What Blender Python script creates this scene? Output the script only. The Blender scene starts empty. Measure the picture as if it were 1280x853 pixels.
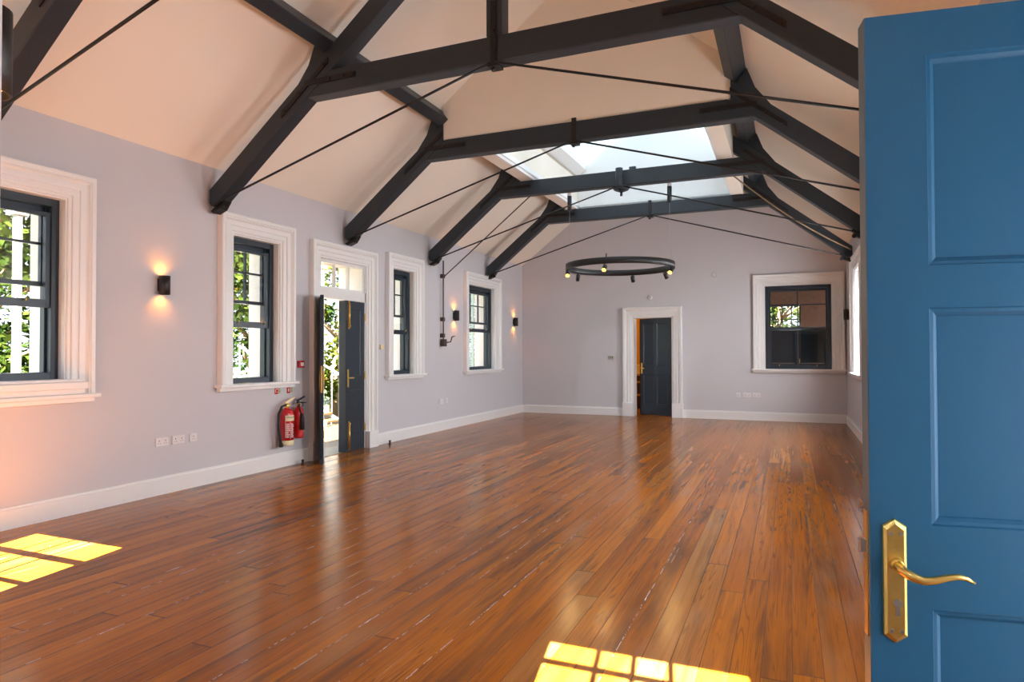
import bpy, bmesh, math, random
from mathutils import Vector, Matrix
random.seed(7)
C = bpy.context.scene.collection
SC = bpy.context.scene
PI = math.pi

# ------------------------------------------------------------------ camera, sky, sun, lights, exposure
H = 1.4
XL, XR, YF, YB = -5.733, 1.021, 0.80, 14.26      # inner faces of the four walls
XC = (XL + XR) / 2
ZE, SL = 3.40, 0.77                              # eaves height, ceiling slope
cam_d = bpy.data.cameras.new('camera'); cam = bpy.data.objects.new('camera', cam_d); C.objects.link(cam)
fw = Vector((-0.38753151, 0.92170859, 0.01651062)); rt = Vector((0.92181798, 0.38761682, -0.00219461)); up = Vector((0.00842258, -0.0143693, 0.99986128))
cam.matrix_world = Matrix(((rt.x, up.x, -fw.x, 0), (rt.y, up.y, -fw.y, 0), (rt.z, up.z, -fw.z, H), (0, 0, 0, 1)))
cam_d.sensor_width = 36; cam_d.lens = 36 * 824.65 / 1280; cam_d.clip_start = 0.05
SC.camera = cam
SC.view_settings.view_transform = 'Standard'; SC.view_settings.look = 'None'
SC.view_settings.gamma = 1; SC.view_settings.use_curve_mapping = False
SC.view_settings.exposure = 0.35

SKY_STRENGTH = 2.2
SUN_STRENGTH = 150.0
SUN_DIR = Vector((-0.17, 1.0, -0.97))
world = bpy.data.worlds.new('sky'); SC.world = world; world.use_nodes = True
wt = world.node_tree; wt.nodes.clear()
w_o = wt.nodes.new('ShaderNodeOutputWorld'); w_b = wt.nodes.new('ShaderNodeBackground')
w_c = wt.nodes.new('ShaderNodeTexCoord'); w_s = wt.nodes.new('ShaderNodeSeparateXYZ'); w_r = wt.nodes.new('ShaderNodeValToRGB')
w_r.color_ramp.elements[0].position = 0.0; w_r.color_ramp.elements[0].color = (0.82, 0.90, 1.0, 1)
w_r.color_ramp.elements[1].position = 0.7; w_r.color_ramp.elements[1].color = (0.50, 0.70, 1.0, 1)
wt.links.new(w_c.outputs['Generated'], w_s.inputs[0]); wt.links.new(w_s.outputs['Z'], w_r.inputs[0])
wt.links.new(w_r.outputs[0], w_b.inputs['Color']); wt.links.new(w_b.outputs[0], w_o.inputs['Surface'])
w_b.inputs['Strength'].default_value = SKY_STRENGTH
sun_d = bpy.data.lights.new('sun', 'SUN'); sun = bpy.data.objects.new('sun', sun_d); C.objects.link(sun)
sun_d.energy = SUN_STRENGTH; sun_d.angle = math.radians(0.25); sun_d.color = (1.0, 0.93, 0.80)
sun.rotation_euler = SUN_DIR.to_track_quat('-Z', 'Y').to_euler()

def area(name, loc, direction, sx, sy, power, color):
    d = bpy.data.lights.new(name, 'AREA'); d.shape = 'RECTANGLE'; d.size = sx; d.size_y = sy; d.energy = power; d.color = color
    o = bpy.data.objects.new(name, d); C.objects.link(o); o.location = loc
    o.rotation_euler = Vector(direction).to_track_quat('-Z', 'Z').to_euler()
    return o
FILL_TINT = (0.93, 0.95, 1.0)
# added fill lights behind the right-wall windows and in the side doorway
area('daylight_right_window', (XR + 0.30, 9.2, 1.9), (-1, 0, -0.25), 0.7, 1.6, 210, FILL_TINT)
area('daylight_right_window', (XR + 0.30, 11.68, 1.9), (-1, 0.1, -0.2), 1.2, 1.6, 190, FILL_TINT)
area('daylight_right_window', (XR + 0.30, 6.2, 1.9), (-1, 0, -0.3), 1.2, 1.6, 180, FILL_TINT)
area('daylight_right_window', (XR + 0.30, 3.3, 1.9), (-1, 0, -0.4), 1.2, 1.6, 120, FILL_TINT)
area('daylight_side_doorway', (XR + 0.5, 1.1, 1.2), (-1, 0.25, 0), 0.7, 1.9, 20, FILL_TINT)

# ------------------------------------------------------------------ node helpers and materials
def rgba(c): return (c[0], c[1], c[2], 1)
def mat(name, color, rough=0.5, metal=0.0, spec=0.5, noise=0.0, nscale=30.0, bump=0.0, stretch=(1, 1, 1), coat=0.0):
    m = bpy.data.materials.new(name); m.use_nodes = True; t = m.node_tree; b = t.nodes['Principled BSDF']
    b.inputs['Base Color'].default_value = rgba(color); b.inputs['Roughness'].default_value = rough
    b.inputs['Metallic'].default_value = metal; b.inputs['Specular IOR Level'].default_value = spec
    b.inputs['Coat Weight'].default_value = coat
    tc = t.nodes.new('ShaderNodeTexCoord'); mp = t.nodes.new('ShaderNodeMapping'); mp.inputs['Scale'].default_value = stretch
    nz = t.nodes.new('ShaderNodeTexNoise'); nz.inputs['Scale'].default_value = nscale; nz.inputs['Detail'].default_value = 4
    t.links.new(tc.outputs['Object'], mp.inputs[0]); t.links.new(mp.outputs[0], nz.inputs['Vector'])
    if noise:
        mx = t.nodes.new('ShaderNodeMix'); mx.data_type = 'RGBA'
        mx.inputs[6].default_value = rgba([c * (1 - noise) for c in color]); mx.inputs[7].default_value = rgba([min(1, c * (1 + noise)) for c in color])
        t.links.new(nz.outputs['Fac'], mx.inputs[0]); t.links.new(mx.outputs[2], b.inputs['Base Color'])
    if bump:
        bp = t.nodes.new('ShaderNodeBump'); bp.inputs['Strength'].default_value = bump; bp.inputs['Distance'].default_value = 0.003
        t.links.new(nz.outputs['Fac'], bp.inputs['Height']); t.links.new(bp.outputs[0], b.inputs['Normal'])
    return m
def emit(name, color, strength):
    m = bpy.data.materials.new(name); m.use_nodes = True; t = m.node_tree; t.nodes.clear()
    e = t.nodes.new('ShaderNodeEmission'); o = t.nodes.new('ShaderNodeOutputMaterial')
    e.inputs[0].default_value = rgba(color); e.inputs[1].default_value = strength
    t.links.new(e.outputs[0], o.inputs[0]); return m
def glass_mat(name, gloss=0.06, tint=(1, 1, 1), diffuse=0.0, transl=(0.85, 0.92, 1.0)):
    m = bpy.data.materials.new(name); m.use_nodes = True; t = m.node_tree; t.nodes.clear()
    o = t.nodes.new('ShaderNodeOutputMaterial'); tr = t.nodes.new('ShaderNodeBsdfTransparent'); gl = t.nodes.new('ShaderNodeBsdfGlossy')
    tr.inputs[0].default_value = rgba(tint); gl.inputs['Roughness'].default_value = 0.02
    mx = t.nodes.new('ShaderNodeMixShader'); mx.inputs[0].default_value = gloss
    t.links.new(tr.outputs[0], mx.inputs[1]); t.links.new(gl.outputs[0], mx.inputs[2]); last = mx
    if diffuse:
        tl = t.nodes.new('ShaderNodeBsdfTranslucent'); tl.inputs[0].default_value = rgba(transl)
        m2 = t.nodes.new('ShaderNodeMixShader'); m2.inputs[0].default_value = diffuse
        t.links.new(last.outputs[0], m2.inputs[1]); t.links.new(tl.outputs[0], m2.inputs[2]); last = m2
    t.links.new(last.outputs[0], o.inputs[0]); return m

class G:
    """tiny node-graph helper"""
    def __init__(s, t): s.t = t
    def n(s, typ, **kw):
        nd = s.t.nodes.new(typ)
        for k, v in kw.items(): setattr(nd, k, v)
        return nd
    def put(s, sock, v):
        if hasattr(v, 'is_linked') or hasattr(v, 'links'): s.t.links.new(v, sock)
        else: sock.default_value = v
    def m(s, op, a, b=0.0, c=0.0):
        nd = s.n('ShaderNodeMath', operation=op)
        for i, v in enumerate((a, b, c)): s.put(nd.inputs[i], v)
        return nd.outputs[0]
    def xyz(s, x, y, z):
        nd = s.n('ShaderNodeCombineXYZ')
        for i, v in enumerate((x, y, z)): s.put(nd.inputs[i], v)
        return nd.outputs[0]
    def noise(s, vec, scale, detail=4.0, rough=0.55, dist=0.0):
        nd = s.n('ShaderNodeTexNoise'); s.put(nd.inputs['Vector'], vec); nd.inputs['Scale'].default_value = scale
        nd.inputs['Detail'].default_value = detail; nd.inputs['Roughness'].default_value = rough; nd.inputs['Distortion'].default_value = dist
        return nd.outputs['Fac']
    def white(s, v):
        nd = s.n('ShaderNodeTexWhiteNoise', noise_dimensions='1D'); s.put(nd.inputs['W'], v); return nd.outputs['Value']
    def ramp(s, f, stops):
        nd = s.n('ShaderNodeValToRGB'); e = nd.color_ramp.elements
        while len(e) < len(stops): e.new(0.5)
        for k, (p, c) in enumerate(stops): e[k].position = p; e[k].color = rgba(c) if len(c) == 3 else c
        s.put(nd.inputs[0], f); return nd.outputs[0]
    def mix(s, f, a, b, mode='MIX'):
        nd = s.n('ShaderNodeMix', data_type='RGBA', blend_type=mode)
        s.put(nd.inputs[0], f); s.put(nd.inputs[6], a if not isinstance(a, tuple) else rgba(a)); s.put(nd.inputs[7], b if not isinstance(b, tuple) else rgba(b))
        return nd.outputs[2]
    def smooth(s, v, a, b):
        nd = s.n('ShaderNodeMapRange', interpolation_type='SMOOTHSTEP'); s.put(nd.inputs[0], v)
        nd.inputs[1].default_value = a; nd.inputs[2].default_value = b; return nd.outputs[0]

def floor_material(width=0.127):
    m = bpy.data.materials.new('polished_pine_boards'); m.use_nodes = True; t = m.node_tree; g = G(t); b = t.nodes['Principled BSDF']
    tc = g.n('ShaderNodeTexCoord'); sp = g.n('ShaderNodeSeparateXYZ'); t.links.new(tc.outputs['Object'], sp.inputs[0])
    x, y = sp.outputs['X'], sp.outputs['Y']
    u = g.m('DIVIDE', x, width); row = g.m('FLOOR', u); fx = g.m('SUBTRACT', u, row)
    r1 = g.white(row); r2 = g.white(g.m('ADD', row, 71.3)); 
    v = g.m('ADD', g.m('DIVIDE', y, 4.6), g.m('MULTIPLY', r2, 7.0)); seg = g.m('FLOOR', v); fy = g.m('SUBTRACT', v, seg)
    pid = g.m('ADD', g.m('MULTIPLY', row, 17.17), g.m('MULTIPLY', seg, 3.71))
    pr = g.white(pid); pr2 = g.white(g.m('ADD', pid, 5.5)); pr3 = g.white(g.m('ADD', pid, 9.1))
    off = g.m('MULTIPLY', pr, 40.0)
    vec = g.xyz(g.m('ADD', x, off), g.m('MULTIPLY', y, 0.045), off)
    fine = g.noise(g.xyz(g.m('ADD', x, off), g.m('MULTIPLY', y, 0.02), off), 190, 3, 0.6)
    mid = g.noise(g.xyz(g.m('ADD', x, off), g.m('MULTIPLY', y, 0.022), off), 46, 4, 0.55, 0.15)
    # cathedral figure: long stretched rings
    vr = g.xyz(g.m('MULTIPLY', g.m('ADD', fx, g.m('MULTIPLY', pr2, 0.4)), 0.9), g.m('ADD', g.m('MULTIPLY', y, 0.16), off), 0.0)
    rn = g.noise(vr, 1.6, 2, 0.5, 0.3)
    ring = g.m('ABSOLUTE', g.m('SINE', g.m('MULTIPLY', rn, 75.0)))
    ring = g.smooth(ring, 0.0, 0.55)
    tone = g.ramp(pr, [(0.0, (0.25, 0.068, 0.004)), (0.3, (0.33, 0.098, 0.005)), (0.65, (0.39, 0.122, 0.006)), (0.92, (0.45, 0.148, 0.008)), (1.0, (0.32, 0.15, 0.042))])
    col = g.mix(g.m('MULTIPLY', g.m('SUBTRACT', 1.0, ring), g.m('MULTIPLY', g.smooth(pr3, 0.2, 0.6), 0.68)), tone, (0.10, 0.026, 0.004))
    col = g.mix(g.m('MULTIPLY', g.smooth(mid, 0.42, 0.70), 0.50), col, (0.14, 0.040, 0.006))
    col = g.mix(g.m('MULTIPLY', g.smooth(fine, 0.5, 0.75), 0.30), col, (0.10, 0.03, 0.01))
    # worn grey and black stains that follow the boards
    st = g.noise(g.xyz(g.m('ADD', g.m('MULTIPLY', x, 1.7), g.m('MULTIPLY', pr2, 0.6)), g.m('MULTIPLY', y, 0.13), g.m('MULTIPLY', pr3, 0.3)), 4.0, 4, 0.6, 0.2)
    col = g.mix(g.m('MULTIPLY', g.smooth(st, 0.47, 0.68), 0.72), col, (0.055, 0.028, 0.016))
    st2 = g.noise(g.xyz(g.m('ADD', x, 9.0), g.m('MULTIPLY', y, 0.30), pr2), 2.6, 3, 0.5)
    col = g.mix(g.m('MULTIPLY', g.smooth(st2, 0.58, 0.74), 0.5), col, (0.28, 0.15, 0.07))
    big = g.noise(g.xyz(x, g.m('MULTIPLY', y, 0.5), 4.0), 0.9, 3)
    col = g.mix(g.m('MULTIPLY', g.smooth(big, 0.35, 0.65), 0.3), col, (0.44, 0.135, 0.008))
    edge = g.m('MINIMUM', fx, g.m('SUBTRACT', 1.0, fx))
    gap = g.m('SUBTRACT', 1.0, g.smooth(edge, 0.005, 0.020)); wide = g.m('SUBTRACT', 1.0, g.smooth(edge, 0.012, 0.034))
    fill = g.noise(g.xyz(g.m('MULTIPLY', row, 2.3), g.m('MULTIPLY', y, 2.2), 0.0), 3.0, 5, 0.7)
    filled = g.m('MULTIPLY', g.smooth(fill, 0.53, 0.58), g.smooth(g.white(g.m('ADD', g.m('FLOOR', g.m('ADD', u, 0.5)), 31.0)), 0.68, 0.74))
    col = g.mix(g.m('MULTIPLY', gap, 0.85), col, (0.045, 0.015, 0.006))
    col = g.mix(g.m('MULTIPLY', wide, filled), col, (0.66, 0.62, 0.58))
    endj = g.m('SUBTRACT', 1.0, g.smooth(g.m('MINIMUM', fy, g.m('SUBTRACT', 1.0, fy)), 0.0004, 0.0012))
    col = g.mix(g.m('MULTIPLY', endj, 0.8), col, (0.05, 0.018, 0.008))
    t.links.new(col, b.inputs['Base Color'])
    ro = g.m('ADD', 0.12, g.m('MULTIPLY', mid, 0.16)); ro = g.m('ADD', ro, g.m('MULTIPLY', g.smooth(st, 0.5, 0.8), 0.10))
    t.links.new(ro, b.inputs['Roughness']); b.inputs['Specular IOR Level'].default_value = 0.16
    cup = g.m('MULTIPLY', g.m('POWER', g.m('ABSOLUTE', g.m('SUBTRACT', fx, 0.5)), 2.0), -1.0)
    hgt = g.m('ADD', g.m('MULTIPLY', gap, -0.6), g.m('ADD', g.m('MULTIPLY', mid, 0.12), g.m('ADD', g.m('MULTIPLY', pr2, 0.2), g.m('MULTIPLY', cup, 0.5))))
    bp = g.n('ShaderNodeBump'); bp.inputs['Strength'].default_value = 0.35; bp.inputs['Distance'].default_value = 0.004
    t.links.new(hgt, bp.inputs['Height']); t.links.new(bp.outputs[0], b.inputs['Normal'])
    return m

M = {
    'floor': floor_material(),
    'wall': mat('lilac_grey_wall_paint', (0.585, 0.562, 0.580), 0.75, noise=0.02, nscale=3, spec=0.25),
    'ceil': mat('cream_ceiling_paint', (0.82, 0.745, 0.64), 0.8, noise=0.015, nscale=2, spec=0.2),
    'trim': mat('white_gloss_trim', (0.80, 0.785, 0.765), 0.32, noise=0.01, nscale=8),
    'beam': mat('charcoal_painted_timber', (0.019, 0.027, 0.036), 0.45, noise=0.25, nscale=14, bump=0.25, stretch=(1, 6, 6)),
    'iron': mat('black_ironwork', (0.012, 0.010, 0.010), 0.45, metal=0.3, noise=0.2, nscale=40, bump=0.2),
    'navy': mat('dark_blue_black_joinery_paint', (0.016, 0.028, 0.042), 0.35, noise=0.1, nscale=10),
    'blue': mat('mid_blue_door_paint', (0.013, 0.112, 0.225), 0.42, noise=0.05, nscale=18, bump=0.12, stretch=(2, 2, 0.6)),
    'edge': mat('grey_blue_door_edge', (0.10, 0.15, 0.19), 0.5, noise=0.08, nscale=20),
    'brass': mat('polished_brass', (0.95, 0.68, 0.20), 0.30, metal=1.0, noise=0.05, nscale=25),
    'steel': mat('brushed_steel', (0.62, 0.62, 0.62), 0.3, metal=1.0, noise=0.05, nscale=60),
    'black': mat('matt_black_metal', (0.010, 0.010, 0.011), 0.5, noise=0.1, nscale=50),
    'glass': glass_mat('window_glass', 0.06),
    'roofglass': glass_mat('milky_roof_glass', 0.03, (0.8, 0.9, 1.0), 0.96, (0.18, 0.21, 0.24)),
    'darkglass': glass_mat('dim_glass', 0.025, (0.9, 0.9, 0.9)),
    'red': mat('signal_red_enamel', (0.55, 0.010, 0.012), 0.25, noise=0.05, nscale=10, coat=0.4),
    'cream': mat('cream_label', (0.78, 0.66, 0.42), 0.5, noise=0.03, nscale=20),
    'plate': mat('white_plastic_plate', (0.72, 0.68, 0.68), 0.35, noise=0.01, nscale=20),
    'print': mat('white_print', (0.8, 0.72, 0.72), 0.5, noise=0.05, nscale=60),
    'dkprint': mat('dark_print', (0.08, 0.06, 0.04), 0.5, noise=0.05, nscale=60),
    'signgreen': mat('pale_green_sign_face', (0.55, 0.62, 0.42), 0.5, noise=0.05, nscale=30),
    'rubber': mat('black_rubber', (0.012, 0.012, 0.013), 0.6, noise=0.1, nscale=40),
    'glow': emit('warm_lamp_glow', (1.0, 0.42, 0.06), 9.0),
    'spotglow': emit('warm_spot_glow', (1.0, 0.48, 0.06), 6.0),
    'mech': mat('worn_brown_iron', (0.075, 0.050, 0.040), 0.5, metal=0.4, noise=0.3, nscale=40),
    'rope': mat('tan_cord', (0.20, 0.11, 0.045), 0.7, noise=0.2, nscale=90),
    'wire': mat('thin_steel_wire', (0.55, 0.5, 0.45), 0.4, metal=0.6, noise=0.05, nscale=60),
    'deck': mat('orange_timber_deck', (0.10, 0.043, 0.010), 0.55, noise=0.25, nscale=9, stretch=(1, 9, 1)),
    'white_out': mat('white_outdoor_paint', (0.40, 0.41, 0.42), 0.5, noise=0.02, nscale=8),
    'grass': mat('lawn_green', (0.022, 0.038, 0.008), 0.9, noise=0.4, nscale=3),
    'bark': mat('tan_bark', (0.22, 0.13, 0.07), 0.85, noise=0.4, nscale=9, bump=0.6),
    'shutter': mat('pale_green_shutter', (0.50, 0.62, 0.58), 0.5, noise=0.03, nscale=20),
    'yellow': mat('yellow_passage_wall', (0.80, 0.48, 0.08), 0.7, noise=0.03, nscale=4),
    'tan': mat('tan_brick_wall', (0.30, 0.23, 0.17), 0.8, noise=0.25, nscale=12),  # tan of a reflected room put into the wall colour
    'shelfwood': mat('dark_brown_cupboard', (0.10, 0.06, 0.03), 0.45, noise=0.2, nscale=10),
}
def leaf_mat(name, c1, c2):
    m = bpy.data.materials.new(name); m.use_nodes = True; t = m.node_tree; t.nodes.clear(); g = G(t)
    o = g.n('ShaderNodeOutputMaterial'); d = g.n('ShaderNodeBsdfDiffuse'); tl = g.n('ShaderNodeBsdfTranslucent'); mx = g.n('ShaderNodeMixShader')
    tc = g.n('ShaderNodeTexCoord'); f = g.noise(tc.outputs['Object'], 1.7, 4)
    col = g.mix(g.smooth(f, 0.35, 0.65), c1, c2)
    t.links.new(col, d.inputs[0]); t.links.new(col, tl.inputs[0]); mx.inputs[0].default_value = 0.4
    t.links.new(d.outputs[0], mx.inputs[1]); t.links.new(tl.outputs[0], mx.inputs[2]); t.links.new(mx.outputs[0], o.inputs[0]); return m
M['leafA'] = leaf_mat('bright_green_leaves', (0.011, 0.023, 0.004), (0.038, 0.056, 0.010))
M['leafB'] = leaf_mat('deep_green_leaves', (0.006, 0.015, 0.004), (0.020, 0.036, 0.008))
M['leafC'] = leaf_mat('yellow_green_leaves', (0.026, 0.040, 0.005), (0.062, 0.072, 0.010))

# ------------------------------------------------------------------ mesh helpers
class MB:
    def __init__(s): s.bm = bmesh.new()
    def box(s, x0, x1, y0, y1, z0, z1):
        v = [s.bm.verts.new((x, y, z)) for x in (x0, x1) for y in (y0, y1) for z in (z0, z1)]
        for f in ((0, 1, 3, 2), (4, 6, 7, 5), (0, 4, 5, 1), (2, 3, 7, 6), (0, 2, 6, 4), (1, 5, 7, 3)): s.bm.faces.new([v[i] for i in f])
        return s
    def prism(s, poly, a, b, axis='y'):
        """extrude a 2-D polygon: axis y -> poly in (x,z); axis z -> (x,y); axis x -> (y,z)"""
        def P(p, t): return {'y': (p[0], t, p[1]), 'z': (p[0], p[1], t), 'x': (t, p[0], p[1])}[axis]
        A = [s.bm.verts.new(P(p, a)) for p in poly]; B = [s.bm.verts.new(P(p, b)) for p in poly]
        s.bm.faces.new(A); s.bm.faces.new(B[::-1]); n = len(poly)
        for i in range(n): s.bm.faces.new((A[i], B[i], B[(i + 1) % n], A[(i + 1) % n]))
        return s
    def tube(s, pts, r, seg=10, cap=True):
        pts = [Vector(p) for p in pts]; rs = r if isinstance(r, (list, tuple)) else [r] * len(pts); rings = []
        prev = None
        for i, p in enumerate(pts):
            d = (pts[min(i + 1, len(pts) - 1)] - pts[max(i - 1, 0)]).normalized()
            if prev is None:
                a = Vector((0, 0, 1)) if abs(d.z) < 0.9 else Vector((1, 0, 0)); e1 = d.cross(a).normalized()
            else: e1 = (prev - d * prev.dot(d)).normalized()
            prev = e1; e2 = d.cross(e1)
            rings.append([s.bm.verts.new(p + (e1 * math.cos(2 * PI * k / seg) + e2 * math.sin(2 * PI * k / seg)) * rs[i]) for k in range(seg)])
        for a, b in zip(rings, rings[1:]):
            for k in range(seg):
                f = s.bm.faces.new((a[k], a[(k + 1) % seg], b[(k + 1) % seg], b[k])); f.smooth = True
        if cap: s.bm.faces.new(rings[0][::-1]); s.bm.faces.new(rings[-1])
        return s
    def lathe(s, prof, seg=24, c=(0, 0, 0), axis='z', smooth=True):
        def P(r, h, k):
            a = 2 * PI * k / seg; q = (r * math.cos(a), r * math.sin(a), h)
            if axis == 'y': q = (q[0], q[2], q[1])
            if axis == 'x': q = (q[2], q[0], q[1])
            return (q[0] + c[0], q[1] + c[1], q[2] + c[2])
        rings = [[s.bm.verts.new(P(max(r, 1e-4), h, k)) for k in range(seg)] for r, h in prof]
        for a, b in zip(rings, rings[1:]):
            for k in range(seg):
                f = s.bm.faces.new((a[k], a[(k + 1) % seg], b[(k + 1) % seg], b[k])); f.smooth = smooth
        s.bm.faces.new(rings[0][::-1]); s.bm.faces.new(rings[-1]); return s
    def ball(s, c, r, sc=(1, 1, 1)):
        bmesh.ops.create_icosphere(s.bm, subdivisions=2, radius=r, matrix=Matrix.Translation(c) @ Matrix.Diagonal((*sc, 1))); return s
    def ushape(s, x0, x1, z0, z1, a, b, y0, y1):
        """door-casing hoop: band between offsets a and b outside the opening, open at the bottom"""
        s.prism([(x0 - b, z0), (x0 - b, z1 + b), (x1 + b, z1 + b), (x1 + b, z0), (x1 + a, z0), (x1 + a, z1 + a), (x0 - a, z1 + a), (x0 - a, z0)], y0, y1); return s
    def rect_frame(s, x0, x1, z0, z1, wl, wr, wb, wtp, y0, y1):
        s.box(x0, x0 + wl, y0, y1, z0, z1); s.box(x1 - wr, x1, y0, y1, z0, z1)
        s.box(x0 + wl, x1 - wr, y0, y1, z0, z0 + wb); s.box(x0 + wl, x1 - wr, y0, y1, z1 - wtp, z1); return s
    def build(s, name, m, parent=None, bevel=0.0, loc=None, smooth=False):
        bmesh.ops.recalc_face_normals(s.bm, faces=s.bm.faces)
        me = bpy.data.meshes.new(name); s.bm.to_mesh(me); s.bm.free()
        o = bpy.data.objects.new(name, me); C.objects.link(o); me.materials.append(M[m] if isinstance(m, str) else m)
        if parent: o.parent = parent
        if loc: o.location = loc
        if bevel:
            bv = o.modifiers.new('edge', 'BEVEL'); bv.width = bevel; bv.segments = 2; bv.limit_method = 'ANGLE'; bv.angle_limit = 0.7
        return o
def thing(name, label, cat, loc=(0, 0, 0), rz=0.0, group=None, kind=None):
    o = bpy.data.objects.new(name, None); C.objects.link(o); o.location = loc; o.rotation_euler = (0, 0, rz); o.empty_display_size = 0.1
    return tag(o, label, cat, group, kind)
def tag(o, label=None, cat=None, group=None, kind=None):
    if label: o['label'] = label
    if cat: o['category'] = cat
    if group: o['group'] = group
    if kind: o['kind'] = kind
    return o
def struct(o, label=None, cat=None): return tag(o, label, cat, None, 'structure')
def copy_tree(o, parent=None):
    c = o.copy(); C.objects.link(c)
    if parent: c.parent = parent
    for ch in list(o.children): copy_tree(ch, c)
    return c

# ------------------------------------------------------------------ the room shell
TW = 0.47                                           # wall thickness
ROT = {'left': PI / 2, 'right': -PI / 2, 'back': 0.0, 'front': PI}
def on_wall(side, u, z=0.0, w=0.0):
    """world point on a wall: u along it, w metres into the room"""
    return {'left': (XL + w, u, z), 'right': (XR - w, u, z), 'back': (u, YB - w, z), 'front': (u, YF + w, z)}[side]

def ceil_z(x): return ZE + SL * min(x - XL, XR - x)
o = MB().box(XL - TW, XR + TW, -0.6, YB + 5.0, -0.12, 0.0).build('floor', 'floor'); struct(o, 'polished reddish brown pine floorboards of the hall', 'floor')

SILL, HEAD = 1.045, 2.73
WIN_L = [(2.46, 3.74), (5.58, 6.31), (8.815, 9.45), (11.46, 12.70)]    # openings in the left wall
DOOR_L = (7.07, 8.09, 2.66)
WIN_R = [(2.7, 3.9), (5.6, 6.8), (8.9, 9.6), (11.05, 12.32)]  # first three are unseen, added to let light in; the last shows an edge
DOORWAY_R = (0.66, 1.585, 2.06)
def long_wall(name, xa, xb, openings, y0, y1, ztop):
    mb = MB(); cur = y0
    for (a, b, za, zb) in sorted(openings):
        mb.box(xa, xb, cur, a, -0.1, ztop)
        if za > 0: mb.box(xa, xb, a, b, -0.1, za)
        mb.box(xa, xb, a, b, zb, ztop); cur = b
    mb.box(xa, xb, cur, y1, -0.1, ztop)
    return mb.build(name, 'wall')
struct(long_wall('wall_left', XL - TW, XL, [(a, b, SILL - 0.04, HEAD) for a, b in WIN_L] + [(DOOR_L[0], DOOR_L[1], 0, DOOR_L[2])], YF - 0.3, YB + 0.3, ZE + 0.02), 'lilac grey painted long wall with windows and open double door', 'wall')
struct(long_wall('wall_right', XR, XR + TW, [(a, b, SILL - 0.04, HEAD) for a, b in WIN_R] + [(DOORWAY_R[0], DOORWAY_R[1], 0, DOORWAY_R[2])], -0.6, YB + 0.3, ZE + 0.02), 'lilac grey painted long wall behind the open blue door', 'wall')
def gable_wall(name, ya, yb, openings, x0, x1, gable=True):
    mb = MB(); cur = x0
    for (a, b, za, zb) in sorted(openings):
        mb.box(cur, a, ya, yb, -0.1, ZE)
        if za > 0: mb.box(a, b, ya, yb, -0.1, za)
        mb.box(a, b, ya, yb, zb, ZE); cur = b
    mb.box(cur, x1, ya, yb, -0.1, ZE)
    if gable: mb.prism([(XL - TW, ZE), (XR + TW, ZE), (XR + TW, ZE + 0.05), (XC, ZE + SL * (XR - XC) + 0.1), (XL - TW, ZE + 0.05)], ya, yb)
    return mb.build(name, 'wall')
BDOOR = (-3.14, -2.30, 2.145); BWIN = (-0.46, 0.775)
struct(gable_wall('wall_back', YB, YB + 0.30, [(BDOOR[0], BDOOR[1], 0, BDOOR[2]), (BWIN[0], BWIN[1], SILL - 0.04, HEAD)], XL - TW, XR + TW), 'lilac grey far gable wall with door and dark window', 'wall')
FWIN = (-4.99, -3.95); LOB_X = -1.425
struct(gable_wall('wall_front', YF - 0.3, YF, [(FWIN[0], FWIN[1], SILL - 0.04, 2.78), (LOB_X, XR, 0, 2.515)], XL - TW, XR), 'near gable wall at the entrance opening', 'wall')
# entrance lobby round the camera
mb = MB(); mb.box(LOB_X - 0.1, LOB_X, -0.6, YF - 0.3, -0.1, 3.8)
LW = (-0.475, 0.485, 2.2, 3.66)
mb.box(LOB_X - 0.1, LW[0], -0.75, -0.6, -0.1, 3.8).box(LW[1], XR + TW, -0.75, -0.6, -0.1, 3.8).box(LW[0], LW[1], -0.75, -0.6, -0.1, LW[2]).box(LW[0], LW[1], -0.75, -0.6, LW[3], 3.8)
mb.box(LOB_X - 0.1, XR + TW, -0.75, YF - 0.3, 3.8, 3.9)
struct(mb.build('wall_lobby', 'trim'), 'white entrance lobby walls', 'wall')
mb = MB().rect_frame(LW[0], LW[1], LW[2], LW[3], 0.03, 0.03, 0.05, 0.03, -0.69, -0.65)
for k in range(3): mb.box(LW[0] + 0.27 + 0.165 * k - 0.012, LW[0] + 0.27 + 0.165 * k + 0.012, -0.69, -0.65, LW[2], LW[3])
for k in range(5): mb.box(LW[0], LW[1], -0.69, -0.65, 3.40 - 0.24 * k - 0.01, 3.40 - 0.24 * k + 0.01)
struct(mb.build('window_9', 'trim'), 'high barred window over the entrance', 'window')

# ceilings: two slopes with the roof light cut out of the far bays
WELL_Y0, WELL_Y1, D_OUT, D_IN = 7.70, 12.40, 1.745, 1.93
def slope_strip(mb, ya, yb, d0, d1, th=0.10):
    for sgn in (1, -1):
        X = (lambda d: XL + d) if sgn == 1 else (lambda d: XR - d)
        mb.prism([(X(d0), ZE + SL * d0), (X(d1), ZE + SL * d1), (X(d1), ZE + SL * d1 + th), (X(d0), ZE + SL * d0 + th)], ya, yb)
half = XC - XL
mb = MB(); slope_strip(mb, YF - 0.02, WELL_Y0, -0.45, half); slope_strip(mb, WELL_Y0, WELL_Y1, -0.45, D_IN); slope_strip(mb, WELL_Y1, YB + 0.02, -0.45, half)
struct(mb.build('ceiling', 'ceil'), 'white sloping plaster ceiling under the roof', 'ceiling')
ZS = 4.165
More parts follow.
